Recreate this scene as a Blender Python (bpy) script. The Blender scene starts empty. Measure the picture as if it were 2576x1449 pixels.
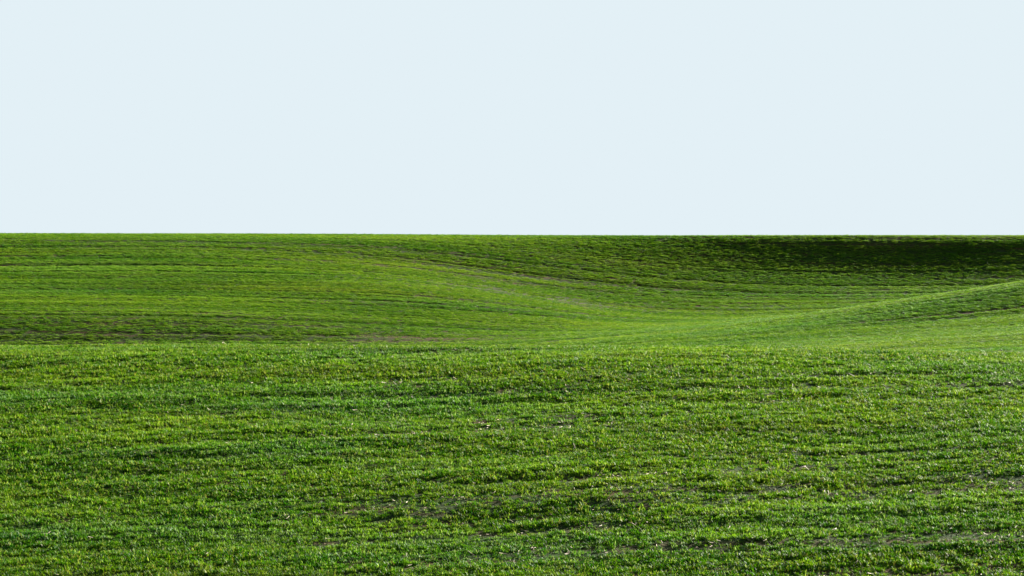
import bpy, math
import numpy as np
from mathutils import Vector

rng = np.random.default_rng(7)
C = bpy.context.scene.collection
SC = bpy.context.scene

# ------------------------------------------------------------------ numbers
F = 6061.0                    # picture units per radian on the survey sheet
EXPO = 1.95
SUN_EL, SUN_AZ = math.radians(20.5), math.radians(44)     # azimuth clockwise from +Y

def elev(v):                  # survey reading -> elevation angle (tan)
    return -0.02 + (724.5 - v) / F

# ------------------------------------------------------------------ noise
class Noise:
    """smooth value noise on a repeating lattice, evaluated in world metres"""
    def __init__(self, seed, n=256):
        self.n = n
        self.g = np.random.default_rng(seed).random((n, n)) * 2 - 1
    def __call__(self, x, y):
        xi = np.floor(x).astype(np.int64); yi = np.floor(y).astype(np.int64)
        fx = x - xi; fy = y - yi
        fx = fx * fx * fx * (fx * (fx * 6 - 15) + 10); fy = fy * fy * fy * (fy * (fy * 6 - 15) + 10)
        n = self.n
        a = self.g[xi % n, yi % n]; b = self.g[(xi + 1) % n, yi % n]
        c = self.g[xi % n, (yi + 1) % n]; d = self.g[(xi + 1) % n, (yi + 1) % n]
        return (a * (1 - fx) + b * fx) * (1 - fy) + (c * (1 - fx) + d * fx) * fy

def fbm(ns, x, y, oct=3):
    s = 0; a = 1; t = 0
    for i in range(oct):
        s = s + a * ns(x * 2 ** i + 13.7 * i, y * 2 ** i + 5.1 * i); t += a; a *= 0.5
    return s / t

N1, N2, N3, N4, N5, N6 = [Noise(s) for s in (11, 22, 33, 44, 55, 66)]

# ------------------------------------------------------------------ terrain
US = np.array([-1300, -500, 0, 600, 1000, 1300, 1600, 1900, 2200, 2576, 3100, 3900], float)
TAB = [  # distance, readings per bearing
 (30,   [1634]*12),
 (34,   [1393]*12),
 (38,   [1197]*12),
 (42,   [1051]*12),
 (44.5, [966.0, 966.0, 966.0, 966.3, 966.9, 967.5, 968.7, 970.5, 973.5, 978.3, 981.6, 981.6]),
 (46.3, [912.0, 912.0, 912.0, 912.4, 913.2, 914.0, 915.6, 918.0, 922.0, 928.4, 932.8, 932.8]),
 (47.4, [888.0, 888.0, 888.0, 888.5, 889.4, 890.4, 892.3, 895.1, 899.9, 907.5, 912.7, 912.7]),
 (48.4, [876, 876, 876, 876.5, 877.5, 878.5, 880.5, 883.5, 888.5, 896.5, 902, 902]),
 (49.6, [871.5, 871.5, 871.5, 872.0, 873.0, 874.0, 876.0, 879.0, 884.0, 892.0, 897.5, 897.5]),
 (51, [876, 876, 876, 876.5, 877.5, 878.5, 880.5, 883.5, 888.5, 896.5, 902, 902]),
 (55, [915.0, 915.0, 915.0, 915.5, 916.4, 917.2, 919.0, 921.8, 926.2, 933.5, 938.4, 938.4]),
 (66,   [1026]*12),
 (78,   [1125, 1125, 1125, 1125, 1110, 1080, 1030, 1000, 975, 945, 915, 915]),
 (88,   [1120, 1120, 1120, 1115, 1095, 1040, 970, 925, 903, 888, 865, 850]),
 (96,   [1080, 1080, 1080, 1070, 1040, 985, 915, 885, 866, 842, 800, 790]),
 (103,  [1006, 1006, 1006, 998, 970, 930, 885, 865, 846, 821, 786, 770]),
 (107,  [962, 962, 962, 956, 938, 908, 866, 845, 822, 791, 750, 735]),
 (109,  [937, 937, 937, 932, 917, 890, 857, 833, 802, 762, 712, 692]),
 (111,  [913, 913, 913, 910, 899, 877, 848, 823, 779, 730, 663, 640]),
 (113,  [892, 892, 892, 890, 883, 868, 841, 815, 767, 710, 637, 614]),
 (115,  [867, 867, 867, 867, 866, 858, 838, 811, 764, 706, 633, 613]),
 (117,  [829, 829, 829, 832, 840, 846, 834, 809, 766, 714, 648, 630]),
 (119,  [799, 799, 799, 805, 821, 834, 830, 806, 770, 725, 667, 647]),
 (124,  [754, 754, 754, 761, 773, 791, 813, 804, 781, 755, 720, 700]),
 (130,  [704, 704, 704, 706, 715, 749, 794, 798, 781, 764, 740, 730]),
 (134,  [668, 668, 668, 670, 689, 730, 770, 778, 769, 759, 732, 722]),
 (138,  [628, 628, 628, 632, 653, 690, 722, 738, 739, 734, 706, 696]),
 (141,  [602, 602, 602, 606, 619, 644, 678, 699, 703, 698, 674, 664]),
 (143,  [592, 592, 592, 594, 601, 617, 645, 665, 670, 665, 644, 637]),
 (145,  [588, 588, 588, 588.5, 591.5, 597, 612, 625, 629, 626, 612, 607]),
 (146.7,[586, 586, 586, 586.5, 588, 590, 591.5, 591.5, 591.5, 592, 593, 593]),
 (148,  [587, 587, 587, 587.5, 589, 591, 592, 591, 591, 592, 593, 593]),
 (152,  [590]*12),
 (165,  [612]*12),
 (200,  [690]*12),
 (260,  [830]*12),
]

def pchip_slopes(x, y):
    h = np.diff(x)[:, None]; d = np.diff(y, axis=0) / h
    m = np.zeros_like(y)
    w1 = 2 * h[1:] + h[:-1]; w2 = h[1:] + 2 * h[:-1]
    same = (d[:-1] * d[1:]) > 0
    with np.errstate(divide='ignore', invalid='ignore'):
        hm = (w1 + w2) / (w1 / d[:-1] + w2 / d[1:])
    m[1:-1] = np.where(same, hm, 0)
    m[0] = d[0]; m[-1] = d[-1]
    return m

def spline_eval(x, y, q, mono):
    """cubic through (x, y[k]) columns; q (m,) -> (m, ncol)"""
    if mono:
        m = pchip_slopes(x, y)
    else:
        m = np.gradient(y, x, axis=0)
    i = np.clip(np.searchsorted(x, q) - 1, 0, len(x) - 2)
    h = (x[i + 1] - x[i])[:, None]; t = ((q - x[i])[:, None]) / h
    return ((2*t**3 - 3*t**2 + 1) * y[i] + (t**3 - 2*t**2 + t) * h * m[i]
            + (-2*t**3 + 3*t**2) * y[i + 1] + (t**3 - t**2) * h * m[i + 1])

YK = np.array([0, 10, 20] + [r[0] for r in TAB], float)
ZK = np.array([[-1.7]*12, [-4.0]*12, [-5.3]*12] + [[r[0] * elev(v + (2.5 if 135 < r[0] < 170 else 0)) for v in r[1]] for r in TAB])

# dense smooth base table: rows over distance, columns over bearing
YD = np.concatenate([np.arange(0, 26, 1.0), np.arange(26, 170, 0.25), np.arange(170, 260.1, 5)])
UD = np.arange(-1300, 3901, 20.0)
_a = spline_eval(YK, ZK, YD, False)
_b = spline_eval(US, _a.T.copy(), UD, False).T.copy()
def smooth_rows(a, k, n):
    for _ in range(n):
        p = np.pad(a, ((k, k), (0, 0)), mode='edge')
        a = sum(p[j:j + a.shape[0]] for j in range(2*k + 1)) / (2*k + 1)
    return a
mid = (YD > 60) & (YD < 165)
i0, i1 = np.where(mid)[0][[0, -1]]
_s1 = smooth_rows(_b[i0:i1 + 1], 1, 2); _s2 = smooth_rows(_b[i0:i1 + 1], 3, 4)
_w = np.clip((132 - YD[i0:i1 + 1]) / 10, 0, 1)[:, None]
sm = _s2 * _w + _s1 * (1 - _w)
_b[i0 + 12:i1 - 11] = sm[12:-12]
_b = smooth_rows(_b.T, 5, 2).T.copy()
ZD = _b

def base_z(x, y):
    u = 1288 + x / np.maximum(y, 1e-3) * F
    u = np.clip(u, UD[0], UD[-1] - 1e-6)
    fu = (u - UD[0]) / 20.0; iu = np.clip(fu.astype(int), 0, len(UD) - 2); fu = fu - iu
    iy = np.clip(np.searchsorted(YD, y) - 1, 0, len(YD) - 2)
    fy = np.clip((y - YD[iy]) / (YD[iy + 1] - YD[iy]), 0, 1)
    return ((ZD[iy, iu] * (1 - fu) + ZD[iy, iu + 1] * fu) * (1 - fy)
            + (ZD[iy + 1, iu] * (1 - fu) + ZD[iy + 1, iu + 1] * fu) * fy)

# direction of the drill rows
def near_row(x, y):           # the rows bend slightly across the front field
    return y - 0.30 * np.minimum(x, 0) - 0.30 * 3.0 * np.tanh(np.maximum(x, 0) / 3.0) + 0.25 * np.sin(x * 0.35 + 1)

def near_bump(x, y):
    r = near_row(x, y)
    return (0.045 * fbm(N1, x / 4.5, r / 0.6) + 0.012 * fbm(N2, x / 0.5, r / 0.25, 2)
            + 0.05 * N3(x / 5, y / 2.5))

def far_bump(x, y):
    return np.clip((y - 100) / 25, 0.35, 1) * np.clip((146 - y) / 14, 0.4, 1) * (0.020 * N4(x / 22, y / 0.8) + 0.016 * N5(x / 14, y / 0.33)
            + 0.006 * fbm(N2, x / 1.5, y / 0.8, 2) + 0.05 * N3(x / 20, y / 7))

TRACKS = [91.0, 99.5, 119.4, 125.3, 127.0, 132.0, 133.7, 138.6, 140.3, 142.6]
def track_mask(x, y):
    yy = y + 0.35 * np.sin(x * 0.06) + 0.12 * N6(x / 6, y * 0 + 3.3)
    m = np.zeros_like(x)
    for k, t in enumerate(TRACKS):
        w = 0.16
        m = np.maximum(m, np.exp(-((yy - t) / w) ** 2))
    return m

def height(x, y):
    z = base_z(x, y)
    wn = np.clip((60 - y) / 6, 0, 1)
    z = z + wn * near_bump(x, y) + (1 - wn) * (far_bump(x, y) - 0.035 * track_mask(x, y))
    return z

# ------------------------------------------------------------------ cover density (0 bare .. 1 full)
def near_cover(x, y):
    r = near_row(x, y)
    a = fbm(N4, x / 5.5, r / 0.34, 2) + 0.55 * fbm(N5, x / 0.45, r / 0.22, 2) + 0.5 * N6(x / 7, r / 2.2)
    c = np.clip((a + 1.10) / 0.9, 0.32, 1)
    return c

def far_cover(x, y):
    a = 0.7 * N6(x / 26, y / 0.17 + 5) + 0.7 * N1(x / 18, y / 0.42) + 0.7 * N2(x / 11, y / 0.22) + 0.8 * fbm(N3, x / 18 + 4, y / 4, 2) + 0.4 * N6(x / 0.8, y / 0.5)
    c = np.clip((a + 1.35) / 1.0, 0.30, 1)
    u = 1288 + x / y * F
    poor = np.exp(-(((y - 133) + (u - 1250) * 0.004) / 4.5) ** 2) * np.exp(-((u - 1350) / 420) ** 2)
    poor = poor + 1.0 * np.exp(-((y - 116.5) / 2.6) ** 2) * np.clip((1900 - u) / 900, 0, 1)
    poor = poor + 0.35 * np.exp(-((y - 142) / 1.6) ** 2) * np.clip((u - 1200) / 500, 0, 1)
    st = np.clip(N5(x / 13, y / 0.5 + 9) * 0.8 + 0.55 + 0.5 * N4(x / 0.7, y / 0.4), 0, 1)
    c = c * (1 - 0.8 * np.clip(poor, 0, 1) * st)
    return c * (1 - 0.6 * track_mask(x, y) * np.clip(0.5 + N5(x / 7, y / 3), 0, 1))

# ------------------------------------------------------------------ mesh helpers
def grid_mesh(name, ts, ys, mask=None):
    T, Y = np.meshgrid(ts, ys)
    X = T * np.maximum(Y, 12.0)
    Z = height(X.ravel(), Y.ravel()).reshape(X.shape)
    nr, nc = X.shape
    v = np.stack([X, Y, Z], -1).reshape(-1, 3)
    idx = np.arange(nr * nc).reshape(nr, nc)
    q = np.stack([idx[:-1, :-1], idx[:-1, 1:], idx[1:, 1:], idx[1:, :-1]], -1).reshape(-1, 4)
    if mask is not None:
        cx = v[q].mean(1)
        q = q[mask(cx[:, 0], cx[:, 1])]
        used = np.unique(q)
        remap = np.full(len(v), -1); remap[used] = np.arange(len(used))
        v = v[used]; q = remap[q]
    me = bpy.data.meshes.new(name)
    me.vertices.add(len(v)); me.vertices.foreach_set('co', v.ravel())
    me.loops.add(q.size); me.loops.foreach_set('vertex_index', q.ravel())
    me.polygons.add(len(q)); me.polygons.foreach_set('loop_start', np.arange(0, q.size, 4))
    me.polygons.foreach_set('loop_total', np.full(len(q), 4))
    me.polygons.foreach_set('use_smooth', np.ones(len(q), bool))
    me.update(calc_edges=True); me.validate()
    return me

def link(name, me, mat, label, cat, kind):
    o = bpy.data.objects.new(name, me); C.objects.link(o)
    if mat: me.materials.append(mat)
    o['label'] = label; o['category'] = cat; o['kind'] = kind
    return o

# ------------------------------------------------------------------ materials
def nodes_of(m):
    m.use_nodes = True; m.node_tree.nodes.clear()
    return m.node_tree.nodes, m.node_tree.links

def ramp(N, stops):
    r = N.new('ShaderNodeValToRGB'); e = r.color_ramp.elements
    while len(e) < len(stops): e.new(0.5)
    for k, (p, c) in enumerate(stops):
        e[k].position = p; e[k].color = (*c, 1)
    return r

def soil_mat(name, sx, sy, grass_amt):
    m = bpy.data.materials.new(name); N, L = nodes_of(m)
    out = N.new('ShaderNodeOutputMaterial'); b = N.new('ShaderNodeBsdfPrincipled')
    b.inputs['Roughness'].default_value = 0.95
    b.inputs['Specular IOR Level'].default_value = 0.1
    g = N.new('ShaderNodeNewGeometry')
    mp = N.new('ShaderNodeMapping'); mp.inputs['Scale'].default_value = (sx, sy, 1)
    L.new(g.outputs['Position'], mp.inputs['Vector'])
    n1 = N.new('ShaderNodeTexNoise'); n1.inputs['Scale'].default_value = 1; n1.inputs['Detail'].default_value = 6
    L.new(mp.outputs[0], n1.inputs['Vector'])
    n2 = N.new('ShaderNodeTexNoise'); n2.inputs['Scale'].default_value = 22; n2.inputs['Detail'].default_value = 4
    L.new(g.outputs['Position'], n2.inputs['Vector'])
    rs = ramp(N, [(0.25, (0.028, 0.019, 0.005)), (0.55, (0.078, 0.052, 0.014)), (0.85, (0.22, 0.165, 0.06))])
    L.new(n2.outputs['Fac'], rs.inputs[0])
    rg = ramp(N, [(0.36, (0, 0, 0)), (0.55, (grass_amt,) * 3)])
    L.new(n1.outputs['Fac'], rg.inputs[0])
    mx = N.new('ShaderNodeMix'); mx.data_type = 'RGBA'
    L.new(rg.outputs[0], mx.inputs[0]); L.new(rs.outputs[0], mx.inputs[6])
    mx.inputs[7].default_value = (0.022, 0.06, 0.008, 1)
    L.new(mx.outputs[2], b.inputs['Base Color'])
    bp = N.new('ShaderNodeBump'); bp.inputs['Strength'].default_value = 1.0; bp.inputs['Distance'].default_value = 0.03
    L.new(n2.outputs['Fac'], bp.inputs['Height']); L.new(bp.outputs[0], b.inputs['Normal'])
    L.new(b.outputs[0], out.inputs[0])
    return m

def leaf_mat(name, sx, sy, lo, mi, hi, trans, dry, pale, stripe):
    """young wheat leaf: colour varies plant by plant and in long bands along the rows"""
    m = bpy.data.materials.new(name); N, L = nodes_of(m)
    out = N.new('ShaderNodeOutputMaterial')
    g = N.new('ShaderNodeNewGeometry'); oi = N.new('ShaderNodeObjectInfo')
    mp = N.new('ShaderNodeMapping'); mp.inputs['Scale'].default_value = (sx, sy, 0.02)
    L.new(g.outputs['Position'], mp.inputs['Vector'])
    n1 = N.new('ShaderNodeTexNoise'); n1.inputs['Scale'].default_value = 1; n1.inputs['Detail'].default_value = 4
    L.new(mp.outputs[0], n1.inputs['Vector'])
    add = N.new('ShaderNodeMath'); add.operation = 'MULTIPLY_ADD'
    L.new(oi.outputs['Random'], add.inputs[0]); add.inputs[1].default_value = 0.5
    at = N.new('ShaderNodeAttribute'); at.attribute_name = 'age'
    fr = N.new('ShaderNodeMath'); fr.operation = 'MULTIPLY'; L.new(at.outputs['Fac'], fr.inputs[0]); fr.inputs[1].default_value = 7.31
    fc = N.new('ShaderNodeMath'); fc.operation = 'FRACT'; L.new(fr.outputs[0], fc.inputs[0])
    a2 = N.new('ShaderNodeMath'); a2.operation = 'MULTIPLY_ADD'
    L.new(fc.outputs[0], a2.inputs[0]); a2.inputs[1].default_value = 0.55; L.new(n1.outputs['Fac'], a2.inputs[2])
    L.new(a2.outputs[0], add.inputs[2])
    s2 = N.new('ShaderNodeMath'); s2.operation = 'SUBTRACT'; L.new(add.outputs[0], s2.inputs[0]); s2.inputs[1].default_value = 0.52
    r = ramp(N, [(0.15, lo), (0.48, mi), (0.88, hi)])
    L.new(s2.outputs[0], r.inputs[0])
    # a few yellowed leaves
    ry = ramp(N, [(0.90, (0, 0, 0)), (0.97, (dry,) * 3)])
    L.new(at.outputs['Fac'], ry.inputs[0])
    mx = N.new('ShaderNodeMix'); mx.data_type = 'RGBA'
    L.new(ry.outputs[0], mx.inputs[0]); L.new(r.outputs[0], mx.inputs[6]); mx.inputs[7].default_value = (0.24, 0.19, 0.07, 1)
    rp = ramp(N, [(0.05, (pale,) * 3), (0.11, (0, 0, 0))])          # glints on the wheat, painted as a few pale leaves
    L.new(at.outputs['Fac'], rp.inputs[0])
    m2 = N.new('ShaderNodeMix'); m2.data_type = 'RGBA'
    L.new(rp.outputs[0], m2.inputs[0]); L.new(mx.outputs[2], m2.inputs[6]); m2.inputs[7].default_value = (0.36, 0.52, 0.14, 1)
    mx = m2
    ms_ = N.new('ShaderNodeMapping'); ms_.inputs['Scale'].default_value = (sx * 0.5, stripe, 0.02)
    L.new(g.outputs['Position'], ms_.inputs['Vector'])
    n4 = N.new('ShaderNodeTexNoise'); n4.inputs['Scale'].default_value = 1; n4.inputs['Detail'].default_value = 2
    L.new(ms_.outputs[0], n4.inputs['Vector'])
    rs_ = ramp(N, [(0.36, (0.74, 0.70, 0.8)), (0.52, (1, 1, 1)), (0.66, (1.08, 1.08, 1))])
    L.new(n4.outputs['Fac'], rs_.inputs[0])
    m4 = N.new('ShaderNodeMix'); m4.data_type = 'RGBA'; m4.blend_type = 'MULTIPLY'; m4.inputs[0].default_value = 1
    L.new(mx.outputs[2], m4.inputs[6]); L.new(rs_.outputs[0], m4.inputs[7]); mx = m4
    mq = N.new('ShaderNodeMapping'); mq.inputs['Scale'].default_value = (sx * 0.55, sy * 0.4, 0.02); mq.inputs['Location'].default_value = (31, 7, 3)
    L.new(g.outputs['Position'], mq.inputs['Vector'])
    n3 = N.new('ShaderNodeTexNoise'); n3.inputs['Scale'].default_value = 1; n3.inputs['Detail'].default_value = 3
    L.new(mq.outputs[0], n3.inputs['Vector'])
    rc = ramp(N, [(0.30, (0.84, 1.0, 1.9)), (0.5, (1, 1, 1)), (0.70, (1.10, 1.02, 0.9))])
    L.new(n3.outputs['Fac'], rc.inputs[0])
    m3 = N.new('ShaderNodeMix'); m3.data_type = 'RGBA'; m3.blend_type = 'MULTIPLY'; m3.inputs[0].default_value = 1
    L.new(mx.outputs[2], m3.inputs[6]); L.new(rc.outputs[0], m3.inputs[7]); mx = m3
    p = N.new('ShaderNodeBsdfPrincipled')
    L.new(mx.outputs[2], p.inputs['Base Color'])
    p.inputs['Roughness'].default_value = 0.5; p.inputs['Specular IOR Level'].default_value = 0.06
    t = N.new('ShaderNodeBsdfTranslucent')
    gm = N.new('ShaderNodeMix'); gm.data_type = 'RGBA'; gm.blend_type = 'MULTIPLY'; gm.inputs[0].default_value = 1
    L.new(mx.outputs[2], gm.inputs[6]); gm.inputs[7].default_value = (1.25, 1.15, 0.5, 1)
    L.new(gm.outputs[2], t.inputs['Color'])
    ms = N.new('ShaderNodeMixShader'); ms.inputs[0].default_value = trans
    L.new(p.outputs[0], ms.inputs[1]); L.new(t.outputs[0], ms.inputs[2])
    L.new(ms.outputs[0], out.inputs[0])
    return m

SOIL_N = soil_mat('soil_near', 0.5, 3.0, 0.85)
SOIL_F = soil_mat('soil_far', 0.12, 1.6, 0.7)
LO, MI, HI = (0.013, 0.095, 0.004), (0.060, 0.190, 0.003), (0.195, 0.340, 0.022)
LEAF_N = leaf_mat('wheat_near', 0.22, 0.9, (0.010, 0.090, 0.003), (0.060, 0.190, 0.003), (0.190, 0.345, 0.022), 0.38, 0.8, 0.9, 4.0)
LEAF_F = leaf_mat('wheat_far', 0.06, 0.55, (0.021, 0.118, 0.004), (0.082, 0.226, 0.004), (0.230, 0.385, 0.045), 0.42, 0.5, 0.5, 2.6)
STRAW = bpy.data.materials.new('straw'); _N, _L = nodes_of(STRAW)
_o = _N.new('ShaderNodeOutputMaterial'); _b = _N.new('ShaderNodeBsdfPrincipled'); _i = _N.new('ShaderNodeObjectInfo')
_r = ramp(_N, [(0.0, (0.15, 0.10, 0.045)), (0.6, (0.30, 0.22, 0.11)), (1.0, (0.46, 0.37, 0.22))])
_L.new(_i.outputs['Random'], _r.inputs[0]); _L.new(_r.outputs[0], _b.inputs['Base Color']); _b.inputs['Roughness'].default_value = 0.7
_L.new(_b.outputs[0], _o.inputs[0])

# ------------------------------------------------------------------ ground sheets
TS = math.tan(math.radians(12))
ys_near = np.concatenate([np.arange(-40, 26, 2.0), np.arange(26, 56, 0.05), np.arange(56, 80.01, 0.5)])
g1 = grid_mesh('ground', np.linspace(-0.60, 0.60, 1200), ys_near)
link('ground', g1, SOIL_N, 'nearest green field rising to its pale level crest across the front', 'field', 'structure')

ys_far = np.concatenate([np.arange(80, 151, 0.11), np.arange(151, 170, 1.0), np.arange(170, 261, 6.0)])
def is_spur(x, y):            # the low shoulder coming in from the right: everything in front of its own crest
    u = 1288 + x / y * F
    crest = np.interp(u, [1500, 1900, 2200, 2576, 3900], [80, 117.5, 116, 114.8, 113.5])
    return y < crest
g2 = grid_mesh('hill', np.linspace(-0.60, 0.60, 1400), ys_far, lambda x, y: ~is_spur(x, y))
link('hill', g2, SOIL_F, 'far green hillside under the skyline, falling into deep shade on the right', 'hill', 'structure')
g3 = grid_mesh('hill', np.linspace(-0.60, 0.60, 1400), ys_far, is_spur)
link('hill', g3, SOIL_F, 'low grassy shoulder rising to the right edge in the middle distance', 'hill', 'structure')

# land on beyond the skyline and to the sides
def ring():
    vs = []; fs = []
    me = bpy.data.meshes.new('terrain')
    S = 3000
    vs = [(-S, -S, -14), (S, -S, -14), (S, S, -14), (-S, S, -14)]
    me.from_pydata(vs, [], [(0, 1, 2, 3)]); me.update()
    return me
link('terrain', ring(), SOIL_F, 'green land stretching on past the hills', 'terrain', 'structure')

# ------------------------------------------------------------------ wheat tufts
protos = bpy.data.collections.new('tuft_shapes')
protos_f = bpy.data.collections.new('tuft_shapes_far')
protos_s = bpy.data.collections.new('straw_shapes')
def tuft(coll, n, rad, h0, h1, w0, w1, mat, nseg=3, l0=0.2, l1=0.85):
    V = []; Fc = []; age = []
    for _ in range(n):
        a = rng.random() * 2 * math.pi; r = rad * math.sqrt(rng.random())
        bx, by = r * math.cos(a), r * math.sin(a)
        az = rng.random() * 2 * math.pi
        h = rng.uniform(h0, h1); w = rng.uniform(w0, w1)
        lean = rng.uniform(l0, l1) * 1.3; curl = rng.uniform(0.3, 1.5)
        dx, dy = math.cos(az), math.sin(az); px, py = -dy, dx
        tw = rng.uniform(-0.8, 0.8)
        ag = rng.random()
        pos = np.array([bx, by, -0.01]); ang = lean * 0.5
        base = len(V)
        for s in range(nseg + 1):
            t = s / nseg
            ww = w * (0.75 + 0.5 * t) * (1 - t ** 3) if s < nseg else 0
            ta = tw * t
            qx, qy = px * math.cos(ta) + dx * math.sin(ta) * 0.6, py * math.cos(ta) + dy * math.sin(ta) * 0.6
            qz = 0.5 * math.sin(ta)
            if s < nseg:
                V.append(pos - np.array([qx, qy, qz]) * ww / 2); V.append(pos + np.array([qx, qy, qz]) * ww / 2); age += [ag, ag]
            else:
                V.append(pos.copy()); age.append(ag)
            step = h / nseg
            pos = pos + step * np.array([dx * math.sin(ang), dy * math.sin(ang), math.cos(ang)])
            ang += curl / nseg
        for s in range(nseg - 1):
            b = base + 2 * s; Fc.append((b, b + 1, b + 3, b + 2))
        b = base + 2 * (nseg - 1); Fc.append((b, b + 1, b + 2))
    me = bpy.data.meshes.new('tuft'); me.from_pydata([tuple(v) for v in V], [], Fc)
    at = me.attributes.new('age', 'FLOAT', 'POINT'); at.data.foreach_set('value', np.array(age, np.float32))
    me.polygons.foreach_set('use_smooth', np.ones(len(Fc), bool)); me.materials.append(mat); me.update()
    o = bpy.data.objects.new('tuft', me); coll.objects.link(o)
for _ in range(8): tuft(protos, 16, 0.05, 0.032, 0.078, 0.008, 0.013, LEAF_N, 3, 0.3, 1.0)
for _ in range(8): tuft(protos_f, 110, 0.17, 0.025, 0.062, 0.009, 0.014, LEAF_F, 2, 0.55, 1.35)
def straw():
    me = bpy.data.meshes.new('straw_bit'); L_ = rng.uniform(0.03, 0.11); w = rng.uniform(0.003, 0.008); k = rng.uniform(-0.03, 0.03)
    V = []
    for t in (0, 0.5, 1):
        x = L_ * (t - .5); y = k * 4 * t * (1 - t); z = 0.01 + 0.02 * t
        V += [(x, y - w, z), (x, y + w, z), (x, y, z + w)]
    Fc = []
    for s in (0, 3):
        for j in range(3): Fc.append((s + j, s + (j + 1) % 3, s + 3 + (j + 1) % 3, s + 3 + j))
    Fc += [(0, 2, 1), (6, 7, 8)]
    me.from_pydata(V, [], Fc); me.materials.append(STRAW); me.update()
    protos_s.objects.link(bpy.data.objects.new('straw_bit', me))
for _ in range(5): straw()

def scatter_group(coll):
    ng = bpy.data.node_groups.new('scatter', 'GeometryNodeTree')
    ng.interface.new_socket('Geometry', in_out='INPUT', socket_type='NodeSocketGeometry')
    ng.interface.new_socket('Geometry', in_out='OUTPUT', socket_type='NodeSocketGeometry')
    N = ng.nodes; L = ng.links
    gi = N.new('NodeGroupInput'); go = N.new('NodeGroupOutput')
    ci = N.new('GeometryNodeCollectionInfo'); ci.inputs['Collection'].default_value = coll
    ci.inputs['Separate Children'].default_value = True; ci.inputs['Reset Children'].default_value = True
    ip = N.new('GeometryNodeInstanceOnPoints'); ip.inputs['Pick Instance'].default_value = True
    def attr(nm, ty):
        a = N.new('GeometryNodeInputNamedAttribute'); a.data_type = ty; a.inputs['Name'].default_value = nm
        return a.outputs['Attribute']
    L.new(gi.outputs[0], ip.inputs['Points']); L.new(ci.outputs[0], ip.inputs['Instance'])
    L.new(attr('pick', 'INT'), ip.inputs['Instance Index'])
    L.new(attr('rot', 'FLOAT_VECTOR'), ip.inputs['Rotation'])
    L.new(attr('siz', 'FLOAT_VECTOR'), ip.inputs['Scale'])
    L.new(ip.outputs[0], go.inputs[0])
    return ng

def scatter(name, x, y, z, rot, siz, coll, npick, label, cat):
    me = bpy.data.meshes.new(name); n = len(x)
    me.vertices.add(n); me.vertices.foreach_set('co', np.stack([x, y, z], -1).ravel())
    a = me.attributes.new('rot', 'FLOAT_VECTOR', 'POINT'); a.data.foreach_set('vector', rot.ravel())
    a = me.attributes.new('siz', 'FLOAT_VECTOR', 'POINT'); a.data.foreach_set('vector', siz.ravel())
    a = me.attributes.new('pick', 'INT', 'POINT'); a.data.foreach_set('value', rng.integers(0, npick, n).astype(np.int32))
    o = link(name, me, None, label, cat, 'stuff')
    md = o.modifiers.new('scatter', 'NODES'); md.node_group = scatter_group(coll)
    print(name, n)
    return o

def rots(n, tilt):
    return np.stack([rng.normal(0, tilt, n), rng.normal(0, tilt, n), rng.random(n) * 2 * math.pi], -1)

def near_points(y0, y1, half, per_m2):
    area = half * (y1 ** 2 - y0 ** 2)
    n = int(area * per_m2)
    y = np.sqrt(rng.random(n) * (y1 ** 2 - y0 ** 2) + y0 ** 2)
    x = (rng.random(n) * 2 - 1) * half * y
    return x, y

# near field: plants stand in drill rows 12 cm apart
x, y = near_points(27, 56, 0.44, 440)
r = near_row(x, y); rn = np.round(r / 0.125) * 0.125 + rng.normal(0, 0.026, len(r)); y = y + (rn - r)
c = near_cover(x, y)
k = rng.random(len(x)) < c
x, y, c = x[k], y[k], c[k]
hs = (1 - 0.25 * np.clip((y - 46.5) / 2, 0, 1)) * (0.7 + 0.35 * c) * (0.98 + 0.55 * fbm(N6, x / 0.28, near_row(x, y) / 0.18, 2)) * rng.uniform(0.75, 1.2, len(x))
scatter('grass', x, y, height(x, y), rots(len(x), 0.16), np.stack([hs, hs, hs], -1), protos, 8,
        'dense bright young wheat blades covering the nearest rise', 'young wheat')

# hills: visible slopes only
x, y = near_points(82, 150.5, 0.34, 75)
c = far_cover(x, y); u = 1288 + x / y * F
vis = (u > 1500) | (y > 106)
k = (rng.random(len(x)) < c) & vis
x, y, c = x[k], y[k], c[k]
hs = (0.75 + 0.3 * c) * (1 + 0.1 * N2(x / 1.1, y / 0.6)) * rng.uniform(0.85, 1.15, len(x))
sp = is_spur(x, y)
for nm, s, lb in (('grass', ~sp, 'short young wheat over the far hillside, striped by drill rows'),
                  ('grass', sp, 'smooth young wheat over the low shoulder on the right')):
    n = int(s.sum()); xs, yz, h = x[s], y[s], hs[s]
    scatter(nm, xs, yz, height(xs, yz), rots(n, 0.12), np.stack([h, h, h * 0.9], -1), protos_f, 8, lb, 'young wheat')

# straw lying where the soil shows
x, y = near_points(27, 53, 0.44, 60)
c = near_cover(x, y); k = (rng.random(len(x)) < np.clip(0.9 - c * 1.25, 0.015, 1)); x, y = x[k], y[k]
n = len(x); s = rng.uniform(0.6, 1.3, n)
scatter('straw', x, y, height(x, y) + 0.02, rots(n, 0.25), np.stack([s, s, s], -1), protos_s, 5,
        'pale dry straw bits lying in the bare streaks of the nearest field', 'straw')

# ------------------------------------------------------------------ light
sd = Vector((math.sin(SUN_AZ) * math.cos(SUN_EL), math.cos(SUN_AZ) * math.cos(SUN_EL), math.sin(SUN_EL)))
sl = bpy.data.lights.new('sun', 'SUN'); sl.energy = 5.0; sl.angle = math.radians(0.5); sl.color = (1.0, 0.95, 0.84)
so = bpy.data.objects.new('sun', sl); C.objects.link(so)
so.rotation_euler = (-sd).to_track_quat('-Z', 'Y').to_euler(); so.location = sd * 200

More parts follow.
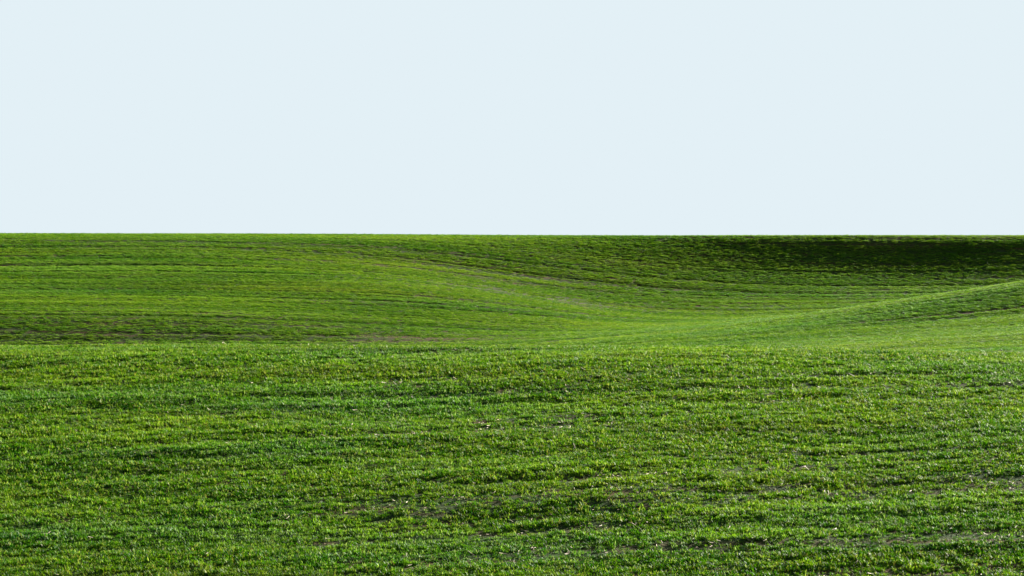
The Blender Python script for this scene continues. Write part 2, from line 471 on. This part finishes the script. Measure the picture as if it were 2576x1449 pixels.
w = bpy.data.worlds.new('World'); SC.world = w; w.use_nodes = True
N, L = w.node_tree.nodes, w.node_tree.links; N.clear()
out = N.new('ShaderNodeOutputWorld'); bg = N.new('ShaderNodeBackground')
sky = N.new('ShaderNodeTexSky'); sky.sky_type = 'NISHITA'; sky.sun_disc = False
sky.sun_elevation = SUN_EL; sky.sun_rotation = SUN_AZ; sky.dust_density = 1.0
tc = N.new('ShaderNodeTexCoord'); sx = N.new('ShaderNodeSeparateXYZ'); L.new(tc.outputs['Generated'], sx.inputs[0])
mr = N.new('ShaderNodeMapRange'); mr.interpolation_type = 'SMOOTHSTEP'
mr.inputs['From Min'].default_value = 0.115; mr.inputs['From Max'].default_value = 0.22
L.new(sx.outputs['Z'], mr.inputs['Value'])
mul = N.new('ShaderNodeMix'); mul.data_type = 'RGBA'; mul.blend_type = 'MULTIPLY'; mul.inputs[0].default_value = 1
L.new(sky.outputs[0], mul.inputs[6]); mul.inputs[7].default_value = (0.03, 0.03, 0.03, 1)
mx = N.new('ShaderNodeMix'); mx.data_type = 'RGBA'
L.new(mr.outputs[0], mx.inputs[0])
k = 2 ** -EXPO
mx.inputs[6].default_value = (0.768 * k, 0.871 * k, 0.922 * k, 1)       # pale haze belt along the horizon
L.new(mul.outputs[2], mx.inputs[7])
L.new(mx.outputs[2], bg.inputs['Color']); bg.inputs['Strength'].default_value = 1
L.new(bg.outputs[0], out.inputs[0])

# ------------------------------------------------------------------ camera
cam = bpy.data.cameras.new('camera'); co = bpy.data.objects.new('camera', cam); C.objects.link(co)
cam.sensor_width = 36; cam.lens = 18 / (1288 / F)
cam.clip_start = 0.1; cam.clip_end = 8000
co.location = (0, 0, 0); co.rotation_euler = (math.radians(90) + math.atan(-0.02), 0, 0)
SC.camera = co
SC.view_settings.view_transform = 'Standard'; SC.view_settings.look = 'None'
SC.view_settings.exposure = EXPO; SC.view_settings.gamma = 1
SC.cycles.max_bounces = 6; SC.cycles.transmission_bounces = 4; SC.cycles.diffuse_bounces = 3
